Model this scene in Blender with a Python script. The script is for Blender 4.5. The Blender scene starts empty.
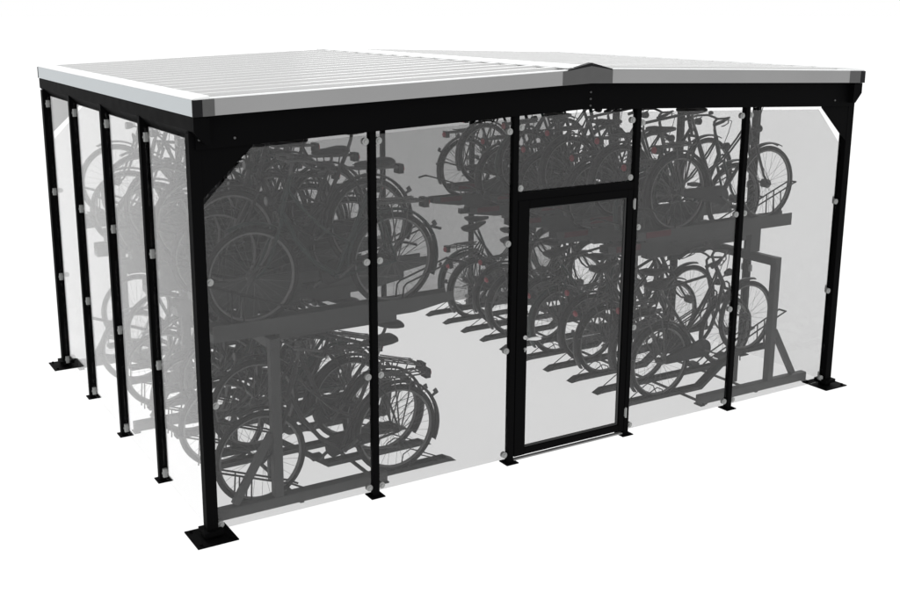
import bpy, math, random
from mathutils import Vector, Matrix
random.seed(7)
S = bpy.context.scene
COL = S.collection
PI = math.pi
V = Vector

# ------------------------------------------------------------------ materials
def mat(name, col, rough=.5, spec=.3, metal=0.0, var=.12, scale=9.0, bump=0.0, bscale=220.0):
    """Principled paint / metal / rubber with a little procedural unevenness in colour and gloss."""
    m = bpy.data.materials.new(name); m.use_nodes = True
    N, L = m.node_tree.nodes, m.node_tree.links
    b = N['Principled BSDF']
    b.inputs['Metallic'].default_value = metal
    b.inputs['Specular IOR Level'].default_value = spec
    tc = N.new('ShaderNodeTexCoord')
    nz = N.new('ShaderNodeTexNoise'); nz.inputs['Scale'].default_value = scale; nz.inputs['Detail'].default_value = 5
    L.new(tc.outputs['Object'], nz.inputs['Vector'])
    mx = N.new('ShaderNodeMix'); mx.data_type = 'RGBA'
    mx.inputs['A'].default_value = (*[c * (1 - var) for c in col], 1)
    mx.inputs['B'].default_value = (*[min(1, c * (1 + var)) for c in col], 1)
    L.new(nz.outputs['Fac'], mx.inputs['Factor'])
    L.new(mx.outputs['Result'], b.inputs['Base Color'])
    rr = N.new('ShaderNodeMapRange')
    rr.inputs['To Min'].default_value = max(.02, rough - .08); rr.inputs['To Max'].default_value = min(1, rough + .08)
    L.new(nz.outputs['Fac'], rr.inputs['Value']); L.new(rr.outputs['Result'], b.inputs['Roughness'])
    if bump:
        n2 = N.new('ShaderNodeTexNoise'); n2.inputs['Scale'].default_value = bscale
        L.new(tc.outputs['Object'], n2.inputs['Vector'])
        bp = N.new('ShaderNodeBump'); bp.inputs['Strength'].default_value = bump; bp.inputs['Distance'].default_value = .002
        L.new(n2.outputs['Fac'], bp.inputs['Height']); L.new(bp.outputs['Normal'], b.inputs['Normal'])
    return m

def glass(name, tint, f0=.028, rough=.02, ex=5.0):
    """Clear or smoked sheet glazing: tinted see-through plus a Schlick mirror reflection, per face."""
    m = bpy.data.materials.new(name); m.use_nodes = True
    N, L = m.node_tree.nodes, m.node_tree.links
    N.remove(N['Principled BSDF'])
    out = N['Material Output']
    tr = N.new('ShaderNodeBsdfTransparent')
    nz = N.new('ShaderNodeTexNoise'); nz.inputs['Scale'].default_value = 1.3; nz.inputs['Detail'].default_value = 3
    tc = N.new('ShaderNodeTexCoord'); L.new(tc.outputs['Object'], nz.inputs['Vector'])
    mx = N.new('ShaderNodeMix'); mx.data_type = 'RGBA'
    mx.inputs['A'].default_value = (*[c * .992 for c in tint], 1); mx.inputs['B'].default_value = (*[min(1, c * 1.008) for c in tint], 1)
    L.new(nz.outputs['Fac'], mx.inputs['Factor']); L.new(mx.outputs['Result'], tr.inputs['Color'])
    gl = N.new('ShaderNodeBsdfGlossy'); gl.inputs['Roughness'].default_value = rough
    gl.inputs['Color'].default_value = (1, 1, 1, 1)
    lw = N.new('ShaderNodeLayerWeight'); lw.inputs['Blend'].default_value = .5
    pw = N.new('ShaderNodeMath'); pw.operation = 'POWER'; pw.inputs[1].default_value = ex
    L.new(lw.outputs['Facing'], pw.inputs[0])
    ma = N.new('ShaderNodeMath'); ma.operation = 'MULTIPLY_ADD'; ma.inputs[1].default_value = 1 - f0; ma.inputs[2].default_value = f0
    L.new(pw.outputs[0], ma.inputs[0])
    ms = N.new('ShaderNodeMixShader')
    L.new(ma.outputs[0], ms.inputs[0]); L.new(tr.outputs[0], ms.inputs[1]); L.new(gl.outputs[0], ms.inputs[2])
    L.new(ms.outputs[0], out.inputs['Surface'])
    return m

M = dict(
    black=mat('powder_coated_black', (.0026, .0026, .0028), .6, .02, bump=.05),
    roof=mat('pale_coated_roof_sheet', (.69, .692, .69), .25, .5, var=.04, scale=3),
    flash=mat('white_flashing', (.86, .87, .87), .4, .5, var=.03, scale=3),
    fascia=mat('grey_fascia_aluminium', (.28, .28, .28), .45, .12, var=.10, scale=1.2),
    fascia_lit=mat('lit_fascia_aluminium', (.46, .49, .505), .45, .2, var=.05, scale=2.2),  # same aluminium as fascia; the sides' brighter lighting put into a paler colour
    cap=mat('dark_grey_joint_cover', (.085, .085, .085), .5, .15, var=.1),
    capdark=mat('black_joint_cover', (.008, .008, .009), .5, .1, var=.1),
    clip=mat('satin_stainless', (.30, .305, .30), .45, .2, var=.06),
    white=mat('white_lever_coating', (.60, .60, .60), .35, .5, var=.02),
    gasket=mat('grey_rubber_gasket', (.06, .061, .061), .7, .2),
    rack=mat('dark_galvanised_rack_steel', (.060, .061, .061), .5, .18, var=.3, scale=6),
    rackdark=mat('black_rack_steel', (.022, .023, .023), .5, .18, var=.25, scale=6),
    paint_a=mat('black_bike_enamel', (.014, .014, .015), .35, .25),
    paint_b=mat('dark_green_bike_enamel', (.012, .024, .022), .35, .25),
    paint_c=mat('charcoal_bike_enamel', (.03, .03, .031), .4, .25),
    rubber=mat('tyre_rubber', (.016, .016, .016), .85, .15, bump=.2),
    rim=mat('dull_rim_steel', (.09, .09, .09), .45, .3),
    spoke=mat('spoke_steel', (.14, .14, .14), .45, .3),
    hub=mat('dark_hub_alloy', (.04, .04, .04), .5, .3),
    bar=mat('dull_bar_chrome', (.06, .06, .06), .4, .4),
    leather=mat('black_saddle_leather', (.014, .0135, .013), .6, .25, bump=.1),
    plastic=mat('black_plastic', (.014, .014, .015), .55, .25),
    red=mat('red_lamp_plastic', (.25, .022, .036), .4, .3),
    grip_red=mat('dull_red_grip', (.085, .02, .028), .6, .2),
    lens=mat('lamp_lens', (.10, .10, .10), .25, .4),
)
G = dict(
    front=glass('smoked_front_glazing', (.79, .79, .79), .034),
    side=glass('clear_side_glazing', (.962, .962, .962), .021, ex=5.4),
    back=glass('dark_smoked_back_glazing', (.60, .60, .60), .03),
    back_bright=glass('brightened_back_glazing', (.77, .77, .77), .03),  # same back glazing, paler; one bay's extra brightness put into the tint
    right=glass('clear_end_glazing', (.945, .945, .945), .02),
)

# ------------------------------------------------------------------ mesh builder
class MB:
    def __init__(s, T=None): s.v = []; s.f = []; s.sm = []; s.T = T
    def add(s, vs, fs, smooth=False):
        o = len(s.v)
        if s.T is not None:
            vs = [s.T @ V(v) for v in vs]
            if s.T.determinant() < 0: fs = [f[::-1] for f in fs]
        s.v += [tuple(v) for v in vs]; s.f += [tuple(i + o for i in f) for f in fs]; s.sm += [smooth] * len(fs)
        return s
    def box(s, x0, x1, y0, y1, z0, z1):
        vs = [(x, y, z) for x in (x0, x1) for y in (y0, y1) for z in (z0, z1)]
        return s.add(vs, [(0, 1, 3, 2), (4, 6, 7, 5), (0, 4, 5, 1), (2, 3, 7, 6), (0, 2, 6, 4), (1, 5, 7, 3)])
    def cbox(s, x0, x1, y0, y1, z0, z1, c=.004, axis='z'):
        """box with its four long edges chamfered (profile across, length along axis)."""
        a = dict(x=(y0, y1, z0, z1, x0, x1), y=(x0, x1, z0, z1, y0, y1), z=(x0, x1, y0, y1, z0, z1))[axis]
        p0, p1, q0, q1, l0, l1 = a
        P = [(p0 + c, q0), (p1 - c, q0), (p1, q0 + c), (p1, q1 - c), (p1 - c, q1), (p0 + c, q1), (p0, q1 - c), (p0, q0 + c)]
        return s.prism(P, axis, l0, l1)
    def prism(s, P, axis, d0, d1):
        n = len(P)
        def put(p, d): return dict(x=(d, p[0], p[1]), y=(p[0], d, p[1]), z=(p[0], p[1], d))[axis]
        vs = [put(p, d0) for p in P] + [put(p, d1) for p in P]
        area = sum(P[i][0] * P[(i + 1) % n][1] - P[(i + 1) % n][0] * P[i][1] for i in range(n))
        fs = [tuple(range(n))[::-1], tuple(range(n, 2 * n))] + [(i, (i + 1) % n, n + (i + 1) % n, n + i) for i in range(n)]
        if (area < 0) != (axis == 'y'): fs = [f[::-1] for f in fs]
        return s.add(vs, fs)
    def bar(s, p, q, w, h, up=(0, 0, 1)):
        p, q = V(p), V(q); t = (q - p).normalized(); u = V(up)
        a = t.cross(u)
        if a.length < 1e-5: a = t.cross(V((1, 0, 0)))
        a.normalize(); b = a.cross(t).normalized()
        vs = [e + a * i * w / 2 + b * j * h / 2 for e in (p, q) for i, j in ((-1, -1), (1, -1), (1, 1), (-1, 1))]
        return s.add(vs, [(0, 1, 2, 3), (7, 6, 5, 4), (0, 4, 5, 1), (1, 5, 6, 2), (2, 6, 7, 3), (3, 7, 4, 0)])
    def tube(s, pts, r, n=8, closed=False, flat=1.0):
        P = [V(p) for p in pts]; m = len(P)
        R = r if isinstance(r, (list, tuple)) else [r] * m
        def tan(i):
            if closed: return (P[(i + 1) % m] - P[i - 1]).normalized()
            a = P[max(i - 1, 0)]; b = P[min(i + 1, m - 1)]
            return (b - a).normalized()
        t0 = tan(0); a = t0.cross(V((0, 1, 0)))
        if a.length < .15: a = t0.cross(V((1, 0, 0)))
        a.normalize(); vs = []
        for i in range(m):
            t = tan(i); a = (a - t * a.dot(t)).normalized(); b = t.cross(a)
            for k in range(n):
                w = 2 * PI * k / n
                vs.append(P[i] + a * math.cos(w) * R[i] + b * math.sin(w) * R[i] * flat)
        fs = []
        for i in range(m if closed else m - 1):
            j = (i + 1) % m
            for k in range(n):
                l = (k + 1) % n
                fs.append((i * n + k, i * n + l, j * n + l, j * n + k))
        s.add(vs, fs, True)
        if not closed:
            s.add(vs[:n], [tuple(range(n))[::-1]]); s.add(vs[-n:], [tuple(range(n))])
        return s
    def cyl(s, p, q, r, n=16, r2=None): return s.tube([p, q], [r, r if r2 is None else r2], n)
    def ring(s, c, R, r, n=40, k=8, flat=1.0):
        """ring in the local XZ plane (axis along y)."""
        return s.tube([(c[0] + R * math.cos(2 * PI * i / n), c[1], c[2] + R * math.sin(2 * PI * i / n)) for i in range(n)], r, k, True, flat)
    def sweep(s, path, sec):
        """section polygon (y, offset along the normal) carried along an (x, z) path with mitred corners."""
        m = len(path); k = len(sec); vs = []
        def seg(i): d = V((path[i + 1][0] - path[i][0], path[i + 1][1] - path[i][1])); return d.normalized()
        for i in range(m):
            d0 = seg(max(i - 1, 0)); d1 = seg(min(i, m - 2))
            t = (d0 + d1).normalized(); nrm = V((-t[1], t[0])); sc = 1 / max(.3, t.dot(d1))
            for y, o in sec:
                vs.append((path[i][0] + nrm[0] * o * sc, y, path[i][1] + nrm[1] * o * sc))
        fs = []
        for i in range(m - 1):
            for a in range(k):
                b = (a + 1) % k
                fs.append((i * k + a, (i + 1) * k + a, (i + 1) * k + b, i * k + b))
        ar = sum(sec[i][0] * sec[(i + 1) % k][1] - sec[(i + 1) % k][0] * sec[i][1] for i in range(k))
        fs += [tuple(range(k)), tuple(range((m - 1) * k, m * k))[::-1]]
        if ar < 0: fs = [f[::-1] for f in fs]
        return s.add(vs, fs)
    def loft(s, rings):
        n = len(rings[0]); vs = [p for r in rings for p in r]; fs = []
        for i in range(len(rings) - 1):
            for a in range(n):
                b = (a + 1) % n
                fs.append((i * n + a, i * n + b, (i + 1) * n + b, (i + 1) * n + a))
        fs += [tuple(range(n))[::-1], tuple(range((len(rings) - 1) * n, len(rings) * n))]
        return s.add(vs, fs, True)
    def build(s, name, m, parent=None, off=(0, 0, 0), loc=None):
        me = bpy.data.meshes.new(name)
        o = V(off)
        me.from_pydata([tuple(V(v) - o) for v in s.v], [], s.f)
        me.polygons.foreach_set('use_smooth', s.sm)
        me.materials.append(m); me.update()
        ob = bpy.data.objects.new(name, me); COL.objects.link(ob)
        if parent: ob.parent = parent
        if loc is not None: ob.location = loc
        return ob

def empty(name, loc, rot=(0, 0, 0)):
    o = bpy.data.objects.new(name, None); COL.objects.link(o)
    o.location = loc; o.rotation_euler = rot; o.empty_display_size = .2
    return o
def tag(o, label=None, cat=None, group=None, kind=None):
    for k, v in (('label', label), ('category', cat), ('group', group), ('kind', kind)):
        if v: o[k] = v
    return o
KIDS = {}
def children(o): return [c for c in bpy.data.objects if c.parent == o]
def copy_tree(o, parent=None, kids=None):
    c = o.copy(); COL.objects.link(c)
    if parent: c.parent = parent
    for ch in (kids or {}).get(o.name, []): copy_tree(ch, c, kids)
    return c
def kid_map(root):
    d = {}; st = [root]
    while st:
        o = st.pop(); d[o.name] = children(o); st += d[o.name]
    return d

# ------------------------------------------------------------------ the shelter
W, D = 6.0, 4.18
CX, CY = 3.0, 2.09
O = (CX, CY, 0)
shelter = tag(empty('bike_shelter', O), 'black steel bike shelter with smoked glazed walls and a pale ribbed gable roof', 'bike shelter')
FX = [0.0, 1.238, 2.412, 3.566, 4.745, 6.0]
SY = [0.0, 1.046, 2.08, 3.12, D]
def fbot(x): return 2.806 + .100 * (1 - abs(x - 3) / 3.03)      # underside of the fascia along the gable
def bbot(x): return 2.598 + .112 * (1 - abs(x - 3) / 3.0)        # underside of the gable beam
FH = .102

def post(x, y, wx, wy, top, plate, collar=False):
    b = MB().cbox(x - wx / 2, x + wx / 2, y - wy / 2, y + wy / 2, .009, top, .003)
    p = b.build('post', M['black'], shelter, O)
    q = MB()
    q.box(x - plate / 2, x + plate / 2, y - plate / 2, y + plate / 2, .001, .009)
    if collar:
        for sx, sy in ((-1, -1), (1, -1), (1, 1), (-1, 1)):
            q.cyl((x + sx * plate * .38, y + sy * plate * .38, .009), (x + sx * plate * .38, y + sy * plate * .38, .022), .011, 6)
    q.build('base_plate', M['black'], p, O)
    if collar:
        k = MB(); w = wx / 2 + .028
        for a0, a1, c0, c1 in ((-w, w, -w, -wx / 2), (-w, w, wx / 2, w), (-w, -wx / 2, -wx / 2, wx / 2), (wx / 2, w, -wx / 2, wx / 2)):
            k.box(x + a0, x + a1, y + c0, y + c1, .030, .062)
        k.build('collar', M['black'], p, O)
    return p
for x in (0, W):
    for y in (0, D): post(x, y, .078, .078, 2.70, .283, True)
for x in FX[1:-1]:
    post(x, 0, .048, .052, bbot(x) + .05, .11); post(x, D, .048, .052, bbot(x) + .05, .11)
for y in SY[1:-1]:
    post(0, y, .070, .052, 2.72, .11); post(W, y, .070, .052, 2.72, .11)

# gable beams front and back, eaves gutters at the sides, gussets
for y0, y1 in ((-.055, .045), (D - .045, D + .055)):
    P = [(.0, bbot(.0)), (3, bbot(3)), (6.0, bbot(6.0)), (6.0, fbot(6.0) - .004), (3, fbot(3) + .02), (.0, fbot(0) - .004)]
    gb = MB().prism(P, 'y', y0, y1).build('gable_beam', M['black'], shelter, O)
    yb = y0 if y0 < 0 else y1
    sg = -1 if y0 < 0 else 1
    for dz in (.035, .085, .135):
        MB().cyl((3.05, yb + sg * -.002, bbot(3) + dz - .01), (3.05, yb + sg * .010, bbot(3) + dz - .01), .008, 8).build('bolt', M['rack'], gb, O)
    for bx, bz in ((.02, 2.66), (.02, 2.75), (5.98, 2.66), (5.98, 2.75), (.25, 2.66), (5.75, 2.66)):
        MB().cyl((bx, yb + sg * -.002, bz), (bx, yb + sg * .008, bz), .008, 8).build('bolt', M['cap'], gb, O)
for sx, x in ((-1, 0), (1, W)):
    P = [(x + sx * .028, 2.803), (x + sx * .028, 2.716), (x - sx * .045, 2.634), (x - sx * .075, 2.634), (x - sx * .075, 2.795)]
    MB().prism(P, 'y', -.110, D + .110).build('eaves_gutter', M['black'], shelter, O)
def gusset(x, y, sx):
    P = [(x + sx * .03, 2.285), (x + sx * .030, 2.66), (x + sx * .375, 2.66), (x + sx * .375, 2.600)]
    MB().prism(P, 'y', y - .006, y + .006).build('gusset', M['black'], shelter, O)
for y in (-.030, D + .030):
    gusset(0, y, 1); gusset(W, y, -1)
# rafters and purlins under the sheeting
for y in (1.046, 2.08, 3.12):
    P = [(.03, 2.715), (3, 2.815), (5.97, 2.715), (5.97, 2.79), (3, 2.89), (.03, 2.79)]
    MB().prism(P, 'y', y - .03, y + .03).build('rafter', M['black'], shelter, O)
MB().box(2.97, 3.03, .05, D - .05, 2.895, 2.93).build('ridge_beam', M['black'], shelter, O)

# roof sheeting: trapezoid ribs running from eaves to ridge
def rtop(x): return fbot(x) + FH
for side in (-1, 1):
    prof = [(-.112, 0)]
    y = .115
    while y < D + .08:
        prof += [(y - .024, 0), (y - .020, .024), (y + .020, .024), (y + .034, 0)]
        y += .2505
    prof.append((D + .112, 0))
    xs = [.055, 2.93] if side < 0 else [5.945, 3.07]
    vs = []; nP = len(prof)
    for x in xs:
        for py, pz in prof: vs.append((x, py, rtop(x) - .008 + pz))
    for x in xs:
        for py, pz in prof: vs.append((x, py, rtop(x) - .012 + pz))
    fs = []
    for i in range(nP - 1):
        fs += [(i, nP + i, nP + i + 1, i + 1), (2 * nP + i, 2 * nP + i + 1, 3 * nP + i + 1, 3 * nP + i)]
        fs += [(i, i + 1, 2 * nP + i + 1, 2 * nP + i), (nP + i, 3 * nP + i, 3 * nP + i + 1, nP + i + 1)]
    if side > 0: fs = [f[::-1] for f in fs]
    r = MB().add(vs, fs).build('roof_slope', M['roof'], shelter, O)
    # eaves flashing
    xe = -.03 if side < 0 else 6.03
    xi = .075 if side < 0 else 5.925
    z0 = rtop(xe)
    P = [(xe, z0 + .001), (xi, rtop(xi) - .0185), (xi, rtop(xi) + .020), (xe, z0 + .007)]
    MB().prism(P, 'y', -.118, D + .118).build('eaves_flashing', M['flash'], r, O)
    # folded edge strip along the gables
    for yy0, yy1 in ((-.121, -.075), (D + .075, D + .121)):
        xa, xb = (xi + .002, 2.80) if side < 0 else (3.20, xi - .002)
        P = [(xa, rtop(xa) + .001), (xb, rtop(xb) + .001), (xb, rtop(xb) + .008), (xa, rtop(xa) + .008)]
        MB().prism(P, 'y', yy0, yy1).build('verge_trim', M['flash'], r, O)
# ridge flashing, a shallow inverted V
P = [(2.84, rtop(2.84) + .008), (3, rtop(3) + .014), (3.16, rtop(3.16) + .008), (3.16, rtop(3.16) + .0185), (3, rtop(3) + .023), (2.84, rtop(2.84) + .0185)]
MB().prism(P, 'y', -.112, D + .112).build('ridge_flashing', M['flash'], shelter, O)

# fascias
def fascia(P, axis, d0, d1, m): return MB().prism(P, axis, d0, d1).build('fascia', m, shelter, O)
for y0, y1 in ((-.123, -.113), (D + .113, D + .123)):
    for xa, xb in ((.0, 2.86), (3.14, 6.0)):
        fascia([(xa, fbot(xa)), (xb, fbot(xb)), (xb, rtop(xb)), (xa, rtop(xa))], 'y', y0, y1, M['fascia'])
    out = y0 - .003 if y0 < 0 else y1 + .003
    ya, yb = (out, y1) if y0 < 0 else (y0, out)
    # joint covers: ridge and both corners
    rc = MB().prism([(2.74, fbot(2.74) - .001), (3, fbot(3) - .001), (3.20, fbot(3.20) - .001), (3.20, rtop(3.20) - .004), (3, rtop(3) + (.022 if y0 < 0 else .004)), (2.74, rtop(2.74) - .004)], 'y', ya, yb).build('ridge_cover', M['cap'], shelter, O)
    if y0 < 0: MB().prism([(2.78, rtop(2.78)), (3, rtop(3) + .023), (3.20, rtop(3.20) - .003), (3.19, rtop(3.19) + .005), (3, rtop(3) + .046), (2.79, rtop(2.79) + .008)], 'y', ya - .001, yb + .03).build('ridge_hood', M['capdark'], rc, O)
    for xa, xb, xm in ((-.034, .105, .028), (6.034, 5.84, 5.975)):
        c = MB().prism([(xm, fbot(xm) - .001), (xb, fbot(xb) - .001), (xb, rtop(xb) - .001), (xm, rtop(xm) - .001)], 'y', ya, yb).build('corner_cover', M['cap'], shelter, O)
        MB().prism([(xa, fbot(xa) - .001), (xm, fbot(xm) - .001), (xm, rtop(xm) - .001), (xa, rtop(xa) - .001)], 'y', ya - .001, yb).build('corner_fold', M['capdark'], c, O)
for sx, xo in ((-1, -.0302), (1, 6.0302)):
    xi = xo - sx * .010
    fascia([(min(xo, xi), 2.806), (max(xo, xi), 2.806), (max(xo, xi), 2.908), (min(xo, xi), 2.908)], 'y', -.1125, D + .1125, M['fascia_lit'])

# glazing panels with disc clips
clip_x = MB().cyl((0, -.014, 0), (0, .014, 0), .024, 20).cyl((0, -.021, 0), (0, -.014, 0), .011, 12)
clip_y = MB().cbox(-.016, .016, -.014, .014, -.032, .032, .004).cyl((-.021, 0, 0), (.021, 0, 0), .009, 12)
clip_px = clip_x.build('clip', M['clip']); clip_py = clip_y.build('clip', M['clip'])
used = {'x': False, 'y': False}
def clip(panel, x, y, z, ax):
    src = clip_px if ax == 'x' else clip_py
    o = src if not used[ax] else src.copy()
    if used[ax]: COL.objects.link(o)
    used[ax] = True
    o.parent = panel; o.location = (x - CX, y - CY, z)
LV = (.075, .915, 1.745, 2.575)
def panel_front(xa, xb, y, gl, name='glazing_panel', cutA=False, cutB=False, zb=.040, zt=None, gap=.028):
    ta = (bbot(xa) if zt is None else zt) - gap; tb = (bbot(xb) if zt is None else zt) - gap
    P = [(xa, zb), (xb, zb)]
    P += [(xb, 2.238), (xb - .335, bbot(xb - .335) - gap)] if cutB else [(xb, tb)]
    if xa < 3 < xb and zt is None: P.append((3, bbot(3) - gap))
    P += [(xa + .335, bbot(xa + .335) - gap), (xa, 2.238)] if cutA else [(xa, ta)]
    return MB().prism(P, 'y', y - .003, y + .003).build(name, gl, shelter, O)
for y in (0, D):
    back = y > 1
    for i in range(5):
        if i == 2 and not back: continue
        xa, xb = FX[i] + (.047 if i == 0 else .032), FX[i + 1] - (.047 if i == 4 else .032)
        gl = G['front'] if not back else (G['back_bright'] if i == 0 else G['back'])
        p = panel_front(xa, xb, y, gl, cutA=(i == 0), cutB=(i == 4))
        for e, x, cut in ((0, xa + .018, i == 0), (1, xb - .018, i == 4)):
            for z in LV:
                if cut and z > 2.2: continue
                clip(p, x, y, z if z < 2.5 else min(z, bbot(x) - .05), 'x')
for x, gl in ((0, G['side']), (W, G['right'])):
    for i in range(4):
        ya, yb = SY[i] + (.047 if i == 0 else .033), SY[i + 1] - (.047 if i == 3 else .033)
        p = MB().box(x - .003, x + .003, ya, yb, .040, 2.655).build('glazing_panel', gl, shelter, O)
        for yy in (ya + .014, yb - .014):
            for z in LV: clip(p, x, yy, z, 'y')

# transom over the door, then the door itself
MB().cbox(2.437, 3.541, -.024, .024, 2.0605, 2.120, .0005, 'x').build('transom', M['black'], shelter, O)
tp = panel_front(2.446, 3.532, 0, G['front'], 'transom_panel', zb=2.128)
for x in (2.464, 3.514):
    for z in (2.152, 2.60): clip(tp, x, 0, z, 'x')
door = MB()
dx0, dx1 = 2.441, 3.536
door.cbox(dx0, 2.540, -.028, .022, .050, 2.060, .003)
door.cbox(3.482, dx1, -.028, .022, .050, 2.060, .003)
door.cbox(2.540, 3.482, -.028, .022, 1.998, 2.060, .0008, 'x')
door.cbox(2.540, 3.482, -.028, .022, .050, .104, .003, 'x')
door = door.build('door', M['black'], shelter, O)
tag(door, 'hinged black framed door with one smoked pane')
MB().box(2.552, 3.470, -.004, .002, .116, 1.986).build('door_pane', G['front'], door, O)
g = MB()
g.box(2.540, 2.552, -.010, .008, .104, 1.998).box(3.470, 3.482, -.010, .008, .104, 1.998)
g.box(2.552, 3.470, -.010, .008, 1.986, 1.998).box(2.552, 3.470, -.010, .008, .104, .116)
g.build('gasket', M['gasket'], door, O)
h = MB()
h.cyl((2.520, -.028, 1.005), (2.520, -.036, 1.005), .016, 18)
h.cyl((2.520, -.036, 1.005), (2.520, -.082, 1.005), .008, 12)
h.tube([(2.512, -.082, 1.007), (2.545, -.086, 1.006), (2.585, -.086, 1.002), (2.632, -.080, .994)], [.007, .013, .015, .008], 12, flat=.75)
h.build('handle', M['white'], door, O)
MB().cyl((2.520, -.028, .915), (2.520, -.042, .915), .010, 16).box(2.516, 2.524, -.034, -.028, .890, .912).build('lock_cylinder', M['clip'], door, O)
for z0 in (.16, 1.90):
    MB().cyl((3.549, -.034, z0), (3.549, -.034, z0 + .085), .008, 12).box(3.538, 3.560, -.030, -.026, z0 + .01, z0 + .075).build('hinge', M['clip'], door, O)
MB().box(2.445, 3.533, -.020, .014, .014, .024).build('threshold', M['fascia'], shelter, O)

# ------------------------------------------------------------------ racks (local x runs from the aisle, 0, to the wall, 1.9)
tray_prof = [(-.043, 0), (.043, 0), (.043, .034), (.038, .034), (.038, .006), (-.038, .006), (-.038, .034), (-.043, .034)]
def proto_low_tray(high):
    path = [(0, .024), (1.66, .024)] if not high else [(0, .024), (.84, .024), (1.22, .285), (1.70, .285)]
    t = MB().sweep(path, tray_prof)
    t.add([(-.08, -.043, .018), (-.08, .043, .018), (0, .043, .024), (0, -.043, .024), (0, .043, .058), (0, -.043, .058)],
          [(0, 3, 2, 1), (0, 1, 4, 5), (0, 5, 3), (1, 2, 4)])
    t = t.build('lower_tray', M['rackdark'])
    h = MB()
    for s in (-1, 1):
        h.tube([(.36, s * .044, .056), (.335, s * .060, .12), (.27, s * .062, .15), (.20, s * .060, .12), (.06, s * .044, .056)], .005, 6)
    h.build('guide_hoop', M['rackdark'], t)
    w = MB(); z = .024 if not high else .285
    wheel_holder(w, z); w.build('wheel_holder', M['rackdark'], t)
    if high:
        MB().box(1.27, 1.31, -.02, .02, .010, .285).build('support_leg', M['rackdark'], t)
    return t
def wheel_holder(w, z):
    for s in (-1, 1):
        w.tube([(1.22, s * .040, z + .07), (1.30, s * .040, z + .115), (1.88, s * .040, z + .335)], .0075, 6)
        for x in (1.60, 1.69):
            zz = z + .115 + (x - 1.30) / .58 * .22
            w.tube([(x, s * .040, zz), (x + .015, s * .048, z + .03)], .006, 6)
    w.cyl((1.88, -.045, z + .335), (1.88, .045, z + .335), .009, 8)
def proto_up_tray():
    # origin at the height of the tyre's underside
    prof = [(-.062, -.062), (.062, -.062), (.062, .052), (.055, .052), (.055, -.006), (-.055, -.006), (-.055, .052), (-.062, .052)]
    prof2 = [(y, o if o > -.05 else -.020) for y, o in prof]
    t = MB().sweep([(.30, 0), (1.84, 0)], prof)
    rings = [[(x, y, o if o > -.05 else d) for y, o in prof] for x, d in ((-.03, -.012), (.30, -.062))]
    k = len(prof); vs = rings[0] + rings[1]
    t.add(vs, [(a, k + a, k + (a + 1) % k, (a + 1) % k)[::-1] for a in range(k)] + [tuple(range(k))])
    t.box(.44, 1.36, -.040, .040, -.112, -.0625)
    t.box(.50, 1.30, -.0435, .0435, -.104, -.096)
    t = t.build('upper_tray', M['rack'])
    h = MB()
    for s in (-1, 1):
        h.tube([(.40, s * .050, .02), (.385, s * .050, .135), (.36, s * .050, .160), (-.04, s * .050, .285)], .0075, 6)
    h.cyl((-.04, -.055, .285), (-.04, .055, .285), .009, 8)
    h = h.build('pull_handle', M['rackdark'], t)
    MB().tube([(-.04, .057, .285), (-.055, .085, .285), (-.125, .105, .265)], .011, 8).build('grip', M['plastic'], h)
    MB().box(.06, .34, -.0650, -.0622, -.006, .046).build('red_sticker', M['grip_red'], t)
    w = MB(); wheel_holder(w, 0); w.build('wheel_holder', M['rackdark'], t)
    return t
lowA, lowB, upA = proto_low_tray(False), proto_low_tray(True), proto_up_tray()
protos = {k: (o, kid_map(o)) for k, o in (('low', lowA), ('high', lowB), ('up', upA))}
first_use = dict(low=True, high=True, up=True)
def place_tray(key, rack, loc, rz):
    o, km = protos[key]
    if first_use[key]: first_use[key] = False
    else: o = copy_tree(o, None, km)
    o.parent = rack; o.location = loc; o.rotation_euler = (0, 0, rz)
    return o

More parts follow.
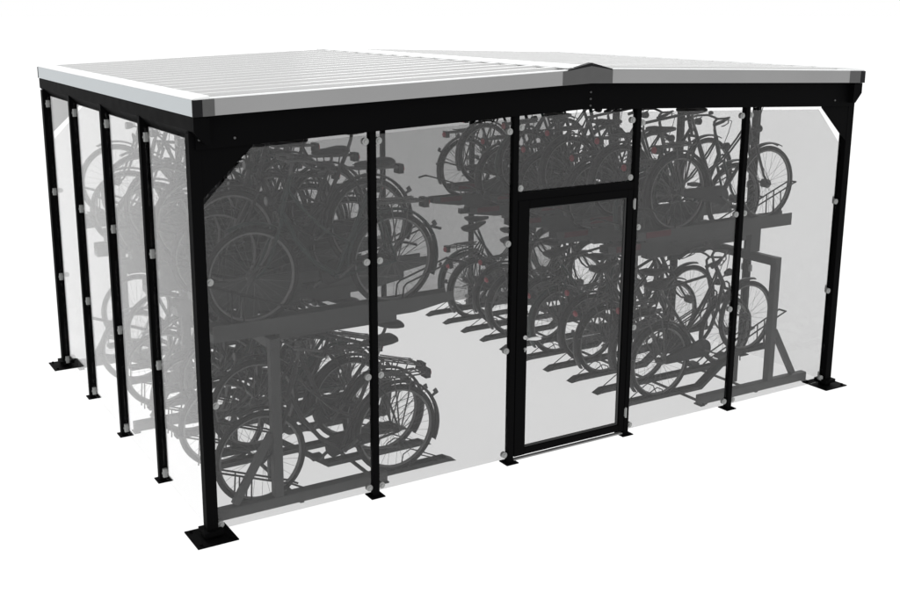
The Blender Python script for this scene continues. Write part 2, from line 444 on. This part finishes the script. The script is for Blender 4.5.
ZLO, ZUP_LOW, ZUP_HIGH = .030, 1.335, 1.532
RACKS = {}
def rack(side, y_first, first_high, label):
    """side +1: stands behind the door, trays point to +x; -1: the mirrored one."""
    xa = 4.02 if side > 0 else 1.98
    root = tag(empty('bicycle_rack', (xa, CY, 0)), label, 'bike rack', 'two-tier bicycle racks')
    ro = V((xa, CY, 0))
    rz = 0 if side > 0 else PI
    T = Matrix.Translation(V((xa, 0, 0))) @ Matrix.Diagonal((side, 1, 1, 1))
    ends = (.185, 2.09, 3.99)
    for y in ends:
        MB(T).cbox(.56, 1.90, y - .035, y + .035, .012, .092, .006, 'x').build('base_beam', M['rack'], root, ro)
        b = MB(T); b.box(.55, .60, y - .045, y + .045, .001, .012).box(1.86, 1.91, y - .045, y + .045, .001, .012); b.build('foot_pad', M['rackdark'], root, ro)
        p = MB(T).cbox(1.385, 1.455, y - .035, y + .035, .092, 1.250, .006).build('upright', M['rack'], root, ro)
        MB(T).bar((1.455, y, .56), (1.74, y, .100), .05, .045, (0, 1, 0)).build('brace', M['rack'], root, ro)
        if y > 1:
            MB(T).bar((1.385, y, .98), (.98, y, 1.130), .045, .045, (0, 1, 0)).build('brace', M['rack'], root, ro)
            MB(T).cbox(.44, 1.384, y - .03, y + .03, 1.130, 1.190, .005, 'x').build('cantilever_arm', M['rack'], root, ro)
    for i in range(2):
        MB(T).cbox(1.385, 1.455, ends[i] + .0352, ends[i + 1] - .0352, 1.172, 1.2495, .005, 'y').build('long_beam', M['rack'], root, ro)
    for x in (.62, 1.25):
        MB(T).bar((x, .150, .0115), (x, 4.02, .0115), .030, .012).build('floor_tie', M['rackdark'], root, ro)
    ys = []
    for k in range(10):
        y = y_first + .375 * k
        high = (k % 2 == 0) == first_high
        ys.append((y, high))
        place_tray('high' if high else 'low', root, (0, y - CY, 0), rz)
        zu = ZUP_HIGH if high else ZUP_LOW
        place_tray('up', root, (0, y - CY, zu), rz)
        if high:   # bracket lifting the higher tray off the long beam
            MB(T).box(1.36, 1.48, y - .03, y + .03, 1.2505, zu - .0625).build('tray_bracket', M['rack'], root, ro)
    RACKS[side] = (root, xa, ys)
rack(+1, .47, True, 'grey two-tier bike rack standing behind the door, its trays reaching the far end wall')
rack(-1, .25, False, 'grey two-tier bike rack along the side wall of four narrow clear panels')

# ------------------------------------------------------------------ bicycles (local x forward from the rear axle, z up from the ground)
WR = .345
def wheel_mesh(cx, parent, front):
    rim = MB().ring((0, 0, 0), .303, .011, 40, 6, 1.15)
    w = rim
    n = 28
    for i in range(n):
        a = 2 * PI * i / n; s = 1 if i % 2 else -1
        b = a + (.42 if (i // 2) % 2 else -.42)
        w.tube([(.022 * math.cos(b), s * .030, .022 * math.sin(b)), (.300 * math.cos(a), s * .004, .300 * math.sin(a))], .0013, 3)
    wh = w.build('wheel', M['spoke'], parent, loc=(cx, 0, WR))
    MB().ring((0, 0, 0), .324, .0205, 48, 8).build('tyre', M['rubber'], wh)
    hr = .040 if front else .030
    MB().tube([(0, -.055, 0), (0, -.046, 0), (0, -.032, 0), (0, -.031, 0), (0, .031, 0), (0, .032, 0), (0, .046, 0), (0, .055, 0)],
              [.008, .008, .012, hr, hr, .012, .008, .008], 14).build('hub', M['hub'], wh)
    return wh
def arc(c, R, a0, a1, n=18): return [(c[0] + R * math.cos(math.radians(a0 + (a1 - a0) * i / n)), c[1] + R * math.sin(math.radians(a0 + (a1 - a0) * i / n))) for i in range(n + 1)]

def make_bike(kind, paint):
    root = empty('bicycle', (0, 0, 0))
    P = M[paint]
    FXL = 1.080
    wheel_mesh(0, root, False); wheel_mesh(FXL, root, True)
    bb = V((.455, 0, .285)); st = V((.165, 0, .905)); ht = V((.800, 0, .955)); hb = V((.862, 0, .760))
    f = MB()
    f.tube([bb, st], .0150, 10)
    f.tube([ht, hb], .0195, 12)
    f.cyl(bb + V((0, -.037, 0)), bb + V((0, .037, 0)), .022, 12)
    if kind == 'diamond':
        f.tube([bb, hb + V((-.010, 0, .035))], .0160, 10)
        f.tube([st + (bb - st) * .07, ht + V((.006, 0, -.020))], .0140, 10)
    else:
        q = bb + (st - bb) * .36
        f.tube([bb, (.62, 0, .395), (.76, 0, .575), hb + V((-.008, 0, .025))], .0165, 10)
        for s in (-1, 1):
            f.tube([q + V((0, s * .016, 0)), (.52, s * .017, .60), (.70, s * .017, .78), ht + V((.010, s * .010, -.035))], .0085, 8)
    seat = st + (bb - st) * (.10 if kind == 'diamond' else .16)
    for s in (-1, 1):
        f.tube([bb + V((-.03, s * .030, .0)), (.16, s * .048, .312), (.0, s * .062, WR)], [.011, .010, .009], 8)
        f.tube([seat + V((0, s * .014, 0)), (.09, s * .045, .62), (.0, s * .062, WR)], [.009, .009, .008], 8)
    f.build('frame', P, root)
    k = MB()
    k.tube([ht + V((-.020, 0, .062)), ht, hb, hb + V((.012, 0, -.040))], .0140, 10)
    k.cyl(hb + V((.012, -.052, -.040)), hb + V((.012, .052, -.040)), .014, 10)
    for s in (-1, 1):
        k.tube([hb + V((.012, s * .050, -.040)), (.925, s * .056, .585), (.985, s * .060, .435), (1.035, s * .061, .370), (FXL, s * .061, WR)], [.0135, .0125, .011, .009, .0085], 8)
    k.build('fork', P, root)
    # handlebar: quill, swept-back bar, grips, brake levers
    b = MB()
    top = V((.775, 0, 1.105))
    b.tube([ht + V((-.015, 0, .045)), top + V((-.004, 0, -.02)), top + V((.028, 0, .006))], .0125, 10)
    for s in (-1, 1):
        b.tube([top + V((.035, 0, .006)), (.835, s * .08, 1.122), (.820, s * .135, 1.135), (.745, s * .190, 1.130), (.665, s * .204, 1.112), (.600, s * .207, 1.098)], .0105, 8)
        b.tube([(.780, s * .165, 1.118), (.750, s * .195, 1.095), (.690, s * .208, 1.075), (.655, s * .208, 1.070)], .0055, 6)
    b = b.build('handlebar', M['bar'], root)
    for s in (-1, 1):
        MB().tube([(.685, s * .201, 1.117), (.640, s * .206, 1.107), (.560, s * .208, 1.088)], [.015, .0165, .016], 10).build('grip', M['plastic'], b)
    MB().tube([(.822, .100, 1.142), (.822, .100, 1.150), (.822, .100, 1.168), (.822, .100, 1.178)], [.012, .024, .022, .006], 12).build('bell', M['bar'], b)
    # brake cable loop
    MB().tube([(.775, -.165, 1.12), (.86, -.13, 1.10), (.90, -.06, .99), (.872, -.02, .84)], .0035, 5).build('brake_cable', M['plastic'], b)
    # saddle
    rings = []
    for x, w, zt, th in ((.005, .055, 1.075, .030), (.02, .088, 1.085, .050), (.07, .102, 1.088, .062), (.13, .092, 1.080, .060), (.19, .052, 1.075, .052), (.26, .024, 1.072, .042), (.295, .014, 1.064, .028)):
        rings.append([(x, w * math.cos(a), zt - th * .5 + th * .5 * math.sin(a) * (1.0 if math.sin(a) > 0 else 1.15)) for a in [2 * PI * i / 14 for i in range(14)]])
    sd = MB().loft(rings).build('saddle', M['leather'], root)
    sp = MB().tube([st + (bb - st) * .02, (.136, 0, .985), (.130, 0, 1.030)], .0125, 10)
    for s in (-1, 1):
        sp.tube([(.03, s * .035, 1.040), (.10, s * .022, 1.022), (.17, s * .020, 1.022), (.25, s * .010, 1.045)], .0045, 6)
    sp.build('seat_post', M['bar'], sd)
    # mudguards
    sec = [(-.030, .0), (-.022, .012), (0, .017), (.022, .012), (.030, .0), (.022, .009), (0, .0135), (-.022, .009)]
    rear = MB().sweep(arc((0, WR), .362, 205, -2, 26), [(y, o) for y, o in sec])
    rear = rear.build('mudguard', M[paint], root)
    sy = MB()
    for s in (-1, 1):
        sy.tube([(-.0, s * .066, WR), (-.322, s * .030, WR + .155)], .003, 5); sy.tube([(0, s * .066, WR), (-.25, s * .030, WR + .262)], .003, 5)
    sy.build('mudguard_stay', M['bar'], rear)
    a = math.radians(148); ca, sa = math.cos(a), math.sin(a)
    MB().bar((.372 * ca, 0, WR + .372 * sa), (.425 * ca, 0, WR + .425 * sa), .020, .007, (0, 1, 0)).bar((.418 * ca - .012 * sa, 0, WR + .418 * sa + .012 * ca), (.418 * ca + .030 * sa, 0, WR + .418 * sa - .030 * ca), .030, .010, (0, 1, 0)).build('fender_reflector', M['hub'], rear)
    fr = MB().sweep(arc((FXL, WR), .362, 124, 64, 10), [(y, o) for y, o in sec]).build('mudguard', M[paint], root)
    sy = MB()
    for s in (-1, 1): sy.tube([(FXL, s * .066, WR), (FXL - .185, s * .030, WR + .306)], .003, 5)
    sy.build('mudguard_stay', M['bar'], fr)
    # rear carrier
    c = MB()
    for s in (-1, 1):
        c.tube([(.165, s * .030, .775), (.12, s * .062, .768), (-.16, s * .066, .760), (-.225, s * .055, .758), (-.245, s * .0, .757)], .0065, 6)
        c.tube([(-.095, s * .066, .760), (-.070, s * .070, .60), (-.004, s * .070, WR)], .006, 6)
        c.tube([(.045, s * .066, .764), (.020, s * .070, .55), (.002, s * .070, WR)], .006, 6)
    c.tube([(.13, 0, .770), (-.245, 0, .757)], .006, 6)
    for x in (.10, .0, -.10, -.19): c.tube([(x, -.065, .762 + x * .02), (x, .065, .762 + x * .02)], .005, 6)
    c = c.build('carrier', M['bar'], root)
    cl = MB()
    for s in (-1, 1): cl.tube([(.11, s * .028, .790), (-.10, s * .028, .782), (-.165, s * .012, .788)], .005, 6)
    cl.build('spring_clamp', M['bar'], c)
    MB().box(-.282, -.240, -.040, .040, .705, .775).build('rear_light_housing', M['plastic'], c)
    MB().tube([(-.280, 0, .738), (-.290, 0, .738), (-.300, 0, .738)], [.031, .031, .020], 16).build('rear_light', M['red'], c)
    # headlight and its bracket, on the fork crown
    h = MB().tube([(.892, 0, .852), (.905, 0, .852), (.945, 0, .852), (.962, 0, .852)], [.012, .026, .034, .034], 14)
    h.tube([(.845, 0, .83), (.90, 0, .845)], .007, 6)
    h = h.build('headlight', M['plastic'], root)
    MB().cyl((.962, 0, .852), (.967, 0, .852), .030, 14).build('lens', M['lens'], h)
    # rim brake caliper behind the fork crown
    MB().tube([(.885, -.045, .70), (.900, -.030, .765), (.905, 0, .775), (.900, .030, .765), (.885, .045, .70)], .009, 6).build('front_brake', M['hub'], root)
    # chain case, crank, pedals
    y = -.052
    hull = []
    for a in range(90, 271, 20): hull.append((.02 + .030 * math.cos(math.radians(a)), WR + .010 + .030 * math.sin(math.radians(a))))
    for a in range(-60, 91, 15): hull.append((bb[0] + .096 * math.cos(math.radians(a)), bb[2] + .096 * math.sin(math.radians(a))))
    MB().prism(hull, 'y', y - .016, y + .016).build('chain_case', M['plastic'], root)
    ang = math.radians(-62 if kind == 'diamond' else -35)
    d = V((math.cos(ang), 0, math.sin(ang))) * .165
    cr = MB()
    cr.bar(bb + V((0, -.085, 0)), bb + V((0, -.085, 0)) + d, .014, .024, (0, 1, 0))
    cr.bar(bb + V((0, .070, 0)), bb + V((0, .070, 0)) - d, .014, .024, (0, 1, 0))
    cr.cyl(bb + V((0, -.095, 0)), bb + V((0, .080, 0)), .011, 10)
    cr = cr.build('crank', M['bar'], root)
    for s, dd in ((-1, d), (1, -d)):
        c0 = bb + dd; y0 = -.095 if s < 0 else .080
        MB().box(c0[0] - .045, c0[0] + .045, min(y0, y0 + s * .088), max(y0, y0 + s * .088), c0[2] - .013, c0[2] + .013).build('pedal', M['plastic'], cr)
    # kickstand folded up along the chain stay
    MB().tube([(.31, .055, .275), (.20, .085, .262), (.02, .105, .242)], .008, 6).build('kickstand', M['bar'], root)
    return root
kinds = []
for nm, kind, paint in (('step-through', 'step', 'paint_a'), ('diamond-frame', 'diamond', 'paint_a'), ('step-through', 'step', 'paint_b'), ('diamond-frame', 'diamond', 'paint_c')):
    r = make_bike(kind, paint)
    kinds.append([r, kid_map(r), False, nm, {'paint_a': 'black', 'paint_b': 'dark green', 'paint_c': 'charcoal'}[paint]])
ORD = ['first', 'second', 'third', 'fourth', 'fifth', 'sixth', 'seventh', 'eighth', 'ninth', 'tenth']
order = [0, 1, 0, 2, 0, 3, 1, 0, 2, 1]
BIKES = 0
for side in (-1, 1):
    root, xa, ys = RACKS[side]
    wall = 'behind the door' if side > 0 else 'by the clear panes'
    for tier in (0, 1):
        for k, (y, high) in enumerate(ys):
            ki = kinds[order[(k + tier * 3 + (4 if side > 0 else 0)) % 10]]
            if not ki[2]: o = ki[0]; ki[2] = True
            else: o = copy_tree(ki[0], None, ki[1])
            if tier == 0:
                z, pitch = ZLO + .001, (math.asin((.285 - .024) / 1.08) if high else 0)
            else:
                z, pitch = (ZUP_HIGH if high else ZUP_LOW), 0
            jx = random.uniform(-.012, .012)
            ax = .44 + jx
            X = xa + side * ax
            o.location = (X, y, z)
            o.rotation_euler = (random.uniform(-.012, .012), -pitch, 0 if side > 0 else PI)
            if pitch: o.location = (X - side * .01, y, z)
            tag(o, '%s %s bike, %s tier of the rack %s, %s from front' % (ki[4], ki[3], ('lower', 'upper')[tier], wall, ORD[k]),
                'bicycle', 'city bikes parked on the two-tier racks')

# ------------------------------------------------------------------ ground: white translucent sheet, made to glow by an added lamp below
gm = bpy.data.materials.new('white_translucent_ground'); gm.use_nodes = True
N, L = gm.node_tree.nodes, gm.node_tree.links
N.remove(N['Principled BSDF'])
df = N.new('ShaderNodeBsdfDiffuse'); df.inputs['Color'].default_value = (.93, .93, .93, 1)
tl = N.new('ShaderNodeBsdfTranslucent')
nz = N.new('ShaderNodeTexNoise'); nz.inputs['Scale'].default_value = .8
mx = N.new('ShaderNodeMix'); mx.data_type = 'RGBA'; mx.inputs['A'].default_value = (.955, .955, .955, 1); mx.inputs['B'].default_value = (.965, .965, .965, 1)
L.new(nz.outputs['Fac'], mx.inputs['Factor']); L.new(mx.outputs['Result'], tl.inputs['Color'])
ms = N.new('ShaderNodeMixShader'); ms.inputs[0].default_value = .88
L.new(df.outputs[0], ms.inputs[1]); L.new(tl.outputs[0], ms.inputs[2]); L.new(ms.outputs[0], N['Material Output'].inputs['Surface'])
R = 400.0; n = 48
gr = MB().add([(CX, CY, 0)] + [(CX + R * math.cos(2 * PI * i / n), CY + R * math.sin(2 * PI * i / n), 0) for i in range(n)],
              [(0, 1 + i, 1 + (i + 1) % n) for i in range(n)]).build('ground', gm)
tag(gr, 'plain white studio floor running out to the white background', 'floor', kind='structure')

# ------------------------------------------------------------------ light
w = bpy.data.worlds.new('World'); S.world = w; w.use_nodes = True
w.node_tree.nodes['Background'].inputs['Color'].default_value = (1, 1, 1, 1)
w.node_tree.nodes['Background'].inputs['Strength'].default_value = 1.0
def sun(name, d, strength, angle, col=(1, 1, 1)):
    l = bpy.data.lights.new(name, 'SUN'); l.energy = strength; l.angle = math.radians(angle); l.color = col
    o = bpy.data.objects.new(name, l); COL.objects.link(o)
    o.rotation_euler = V(d).to_track_quat('-Z', 'Y').to_euler(); o.location = (0, 0, 8)
sun('added_lamp_below', (0, 0, 1), .55, 30)  # unseen lamp added under the ground so the sheet glows white
sun('added_roof_sun', (.25, -1.0, -1), 1.1, 25)  # unseen sun added to whiten the roof and set off its ribs
sun('added_low_rim_sun', (-.72, -.69, -.11), .48, 45)  # unseen low sun added to brighten the right roof slope
# ------------------------------------------------------------------ camera
cam = bpy.data.cameras.new('Camera'); co = bpy.data.objects.new('Camera', cam); COL.objects.link(co)
pos = V((-2.18191922, -6.53132394, 3.45331846)); yaw, pit, roll = -.530033114, -.225951996, -.000476966505
f, cx, cy = 1097.42752, 423.681212, 258.987545
F = V((math.sin(-yaw) * math.cos(pit), math.cos(-yaw) * math.cos(pit), math.sin(pit)))
r0 = F.cross(V((0, 0, 1))).normalized(); u0 = r0.cross(F)
r1 = r0 * math.cos(roll) + u0 * math.sin(roll); u1 = u0 * math.cos(roll) - r0 * math.sin(roll)
Mx = Matrix((r1, u1, -F)).transposed().to_4x4(); Mx.translation = pos
co.matrix_world = Mx
cam.sensor_width = 36; cam.sensor_fit = 'HORIZONTAL'; cam.lens = f / 900 * 36
cam.shift_x = (450 - cx) / 900; cam.shift_y = -(300 - cy) / 900
cam.clip_start = .1; cam.clip_end = 2000
S.camera = co
# ------------------------------------------------------------------ render settings
S.view_settings.view_transform = 'Standard'; S.view_settings.look = 'None'
S.view_settings.exposure = 0; S.view_settings.gamma = 1
cy_ = S.cycles
cy_.transparent_max_bounces = 48; cy_.max_bounces = 12; cy_.transmission_bounces = 8; cy_.glossy_bounces = 6; cy_.diffuse_bounces = 4
cy_.caustics_reflective = False; cy_.caustics_refractive = False
cy_.use_denoising = True
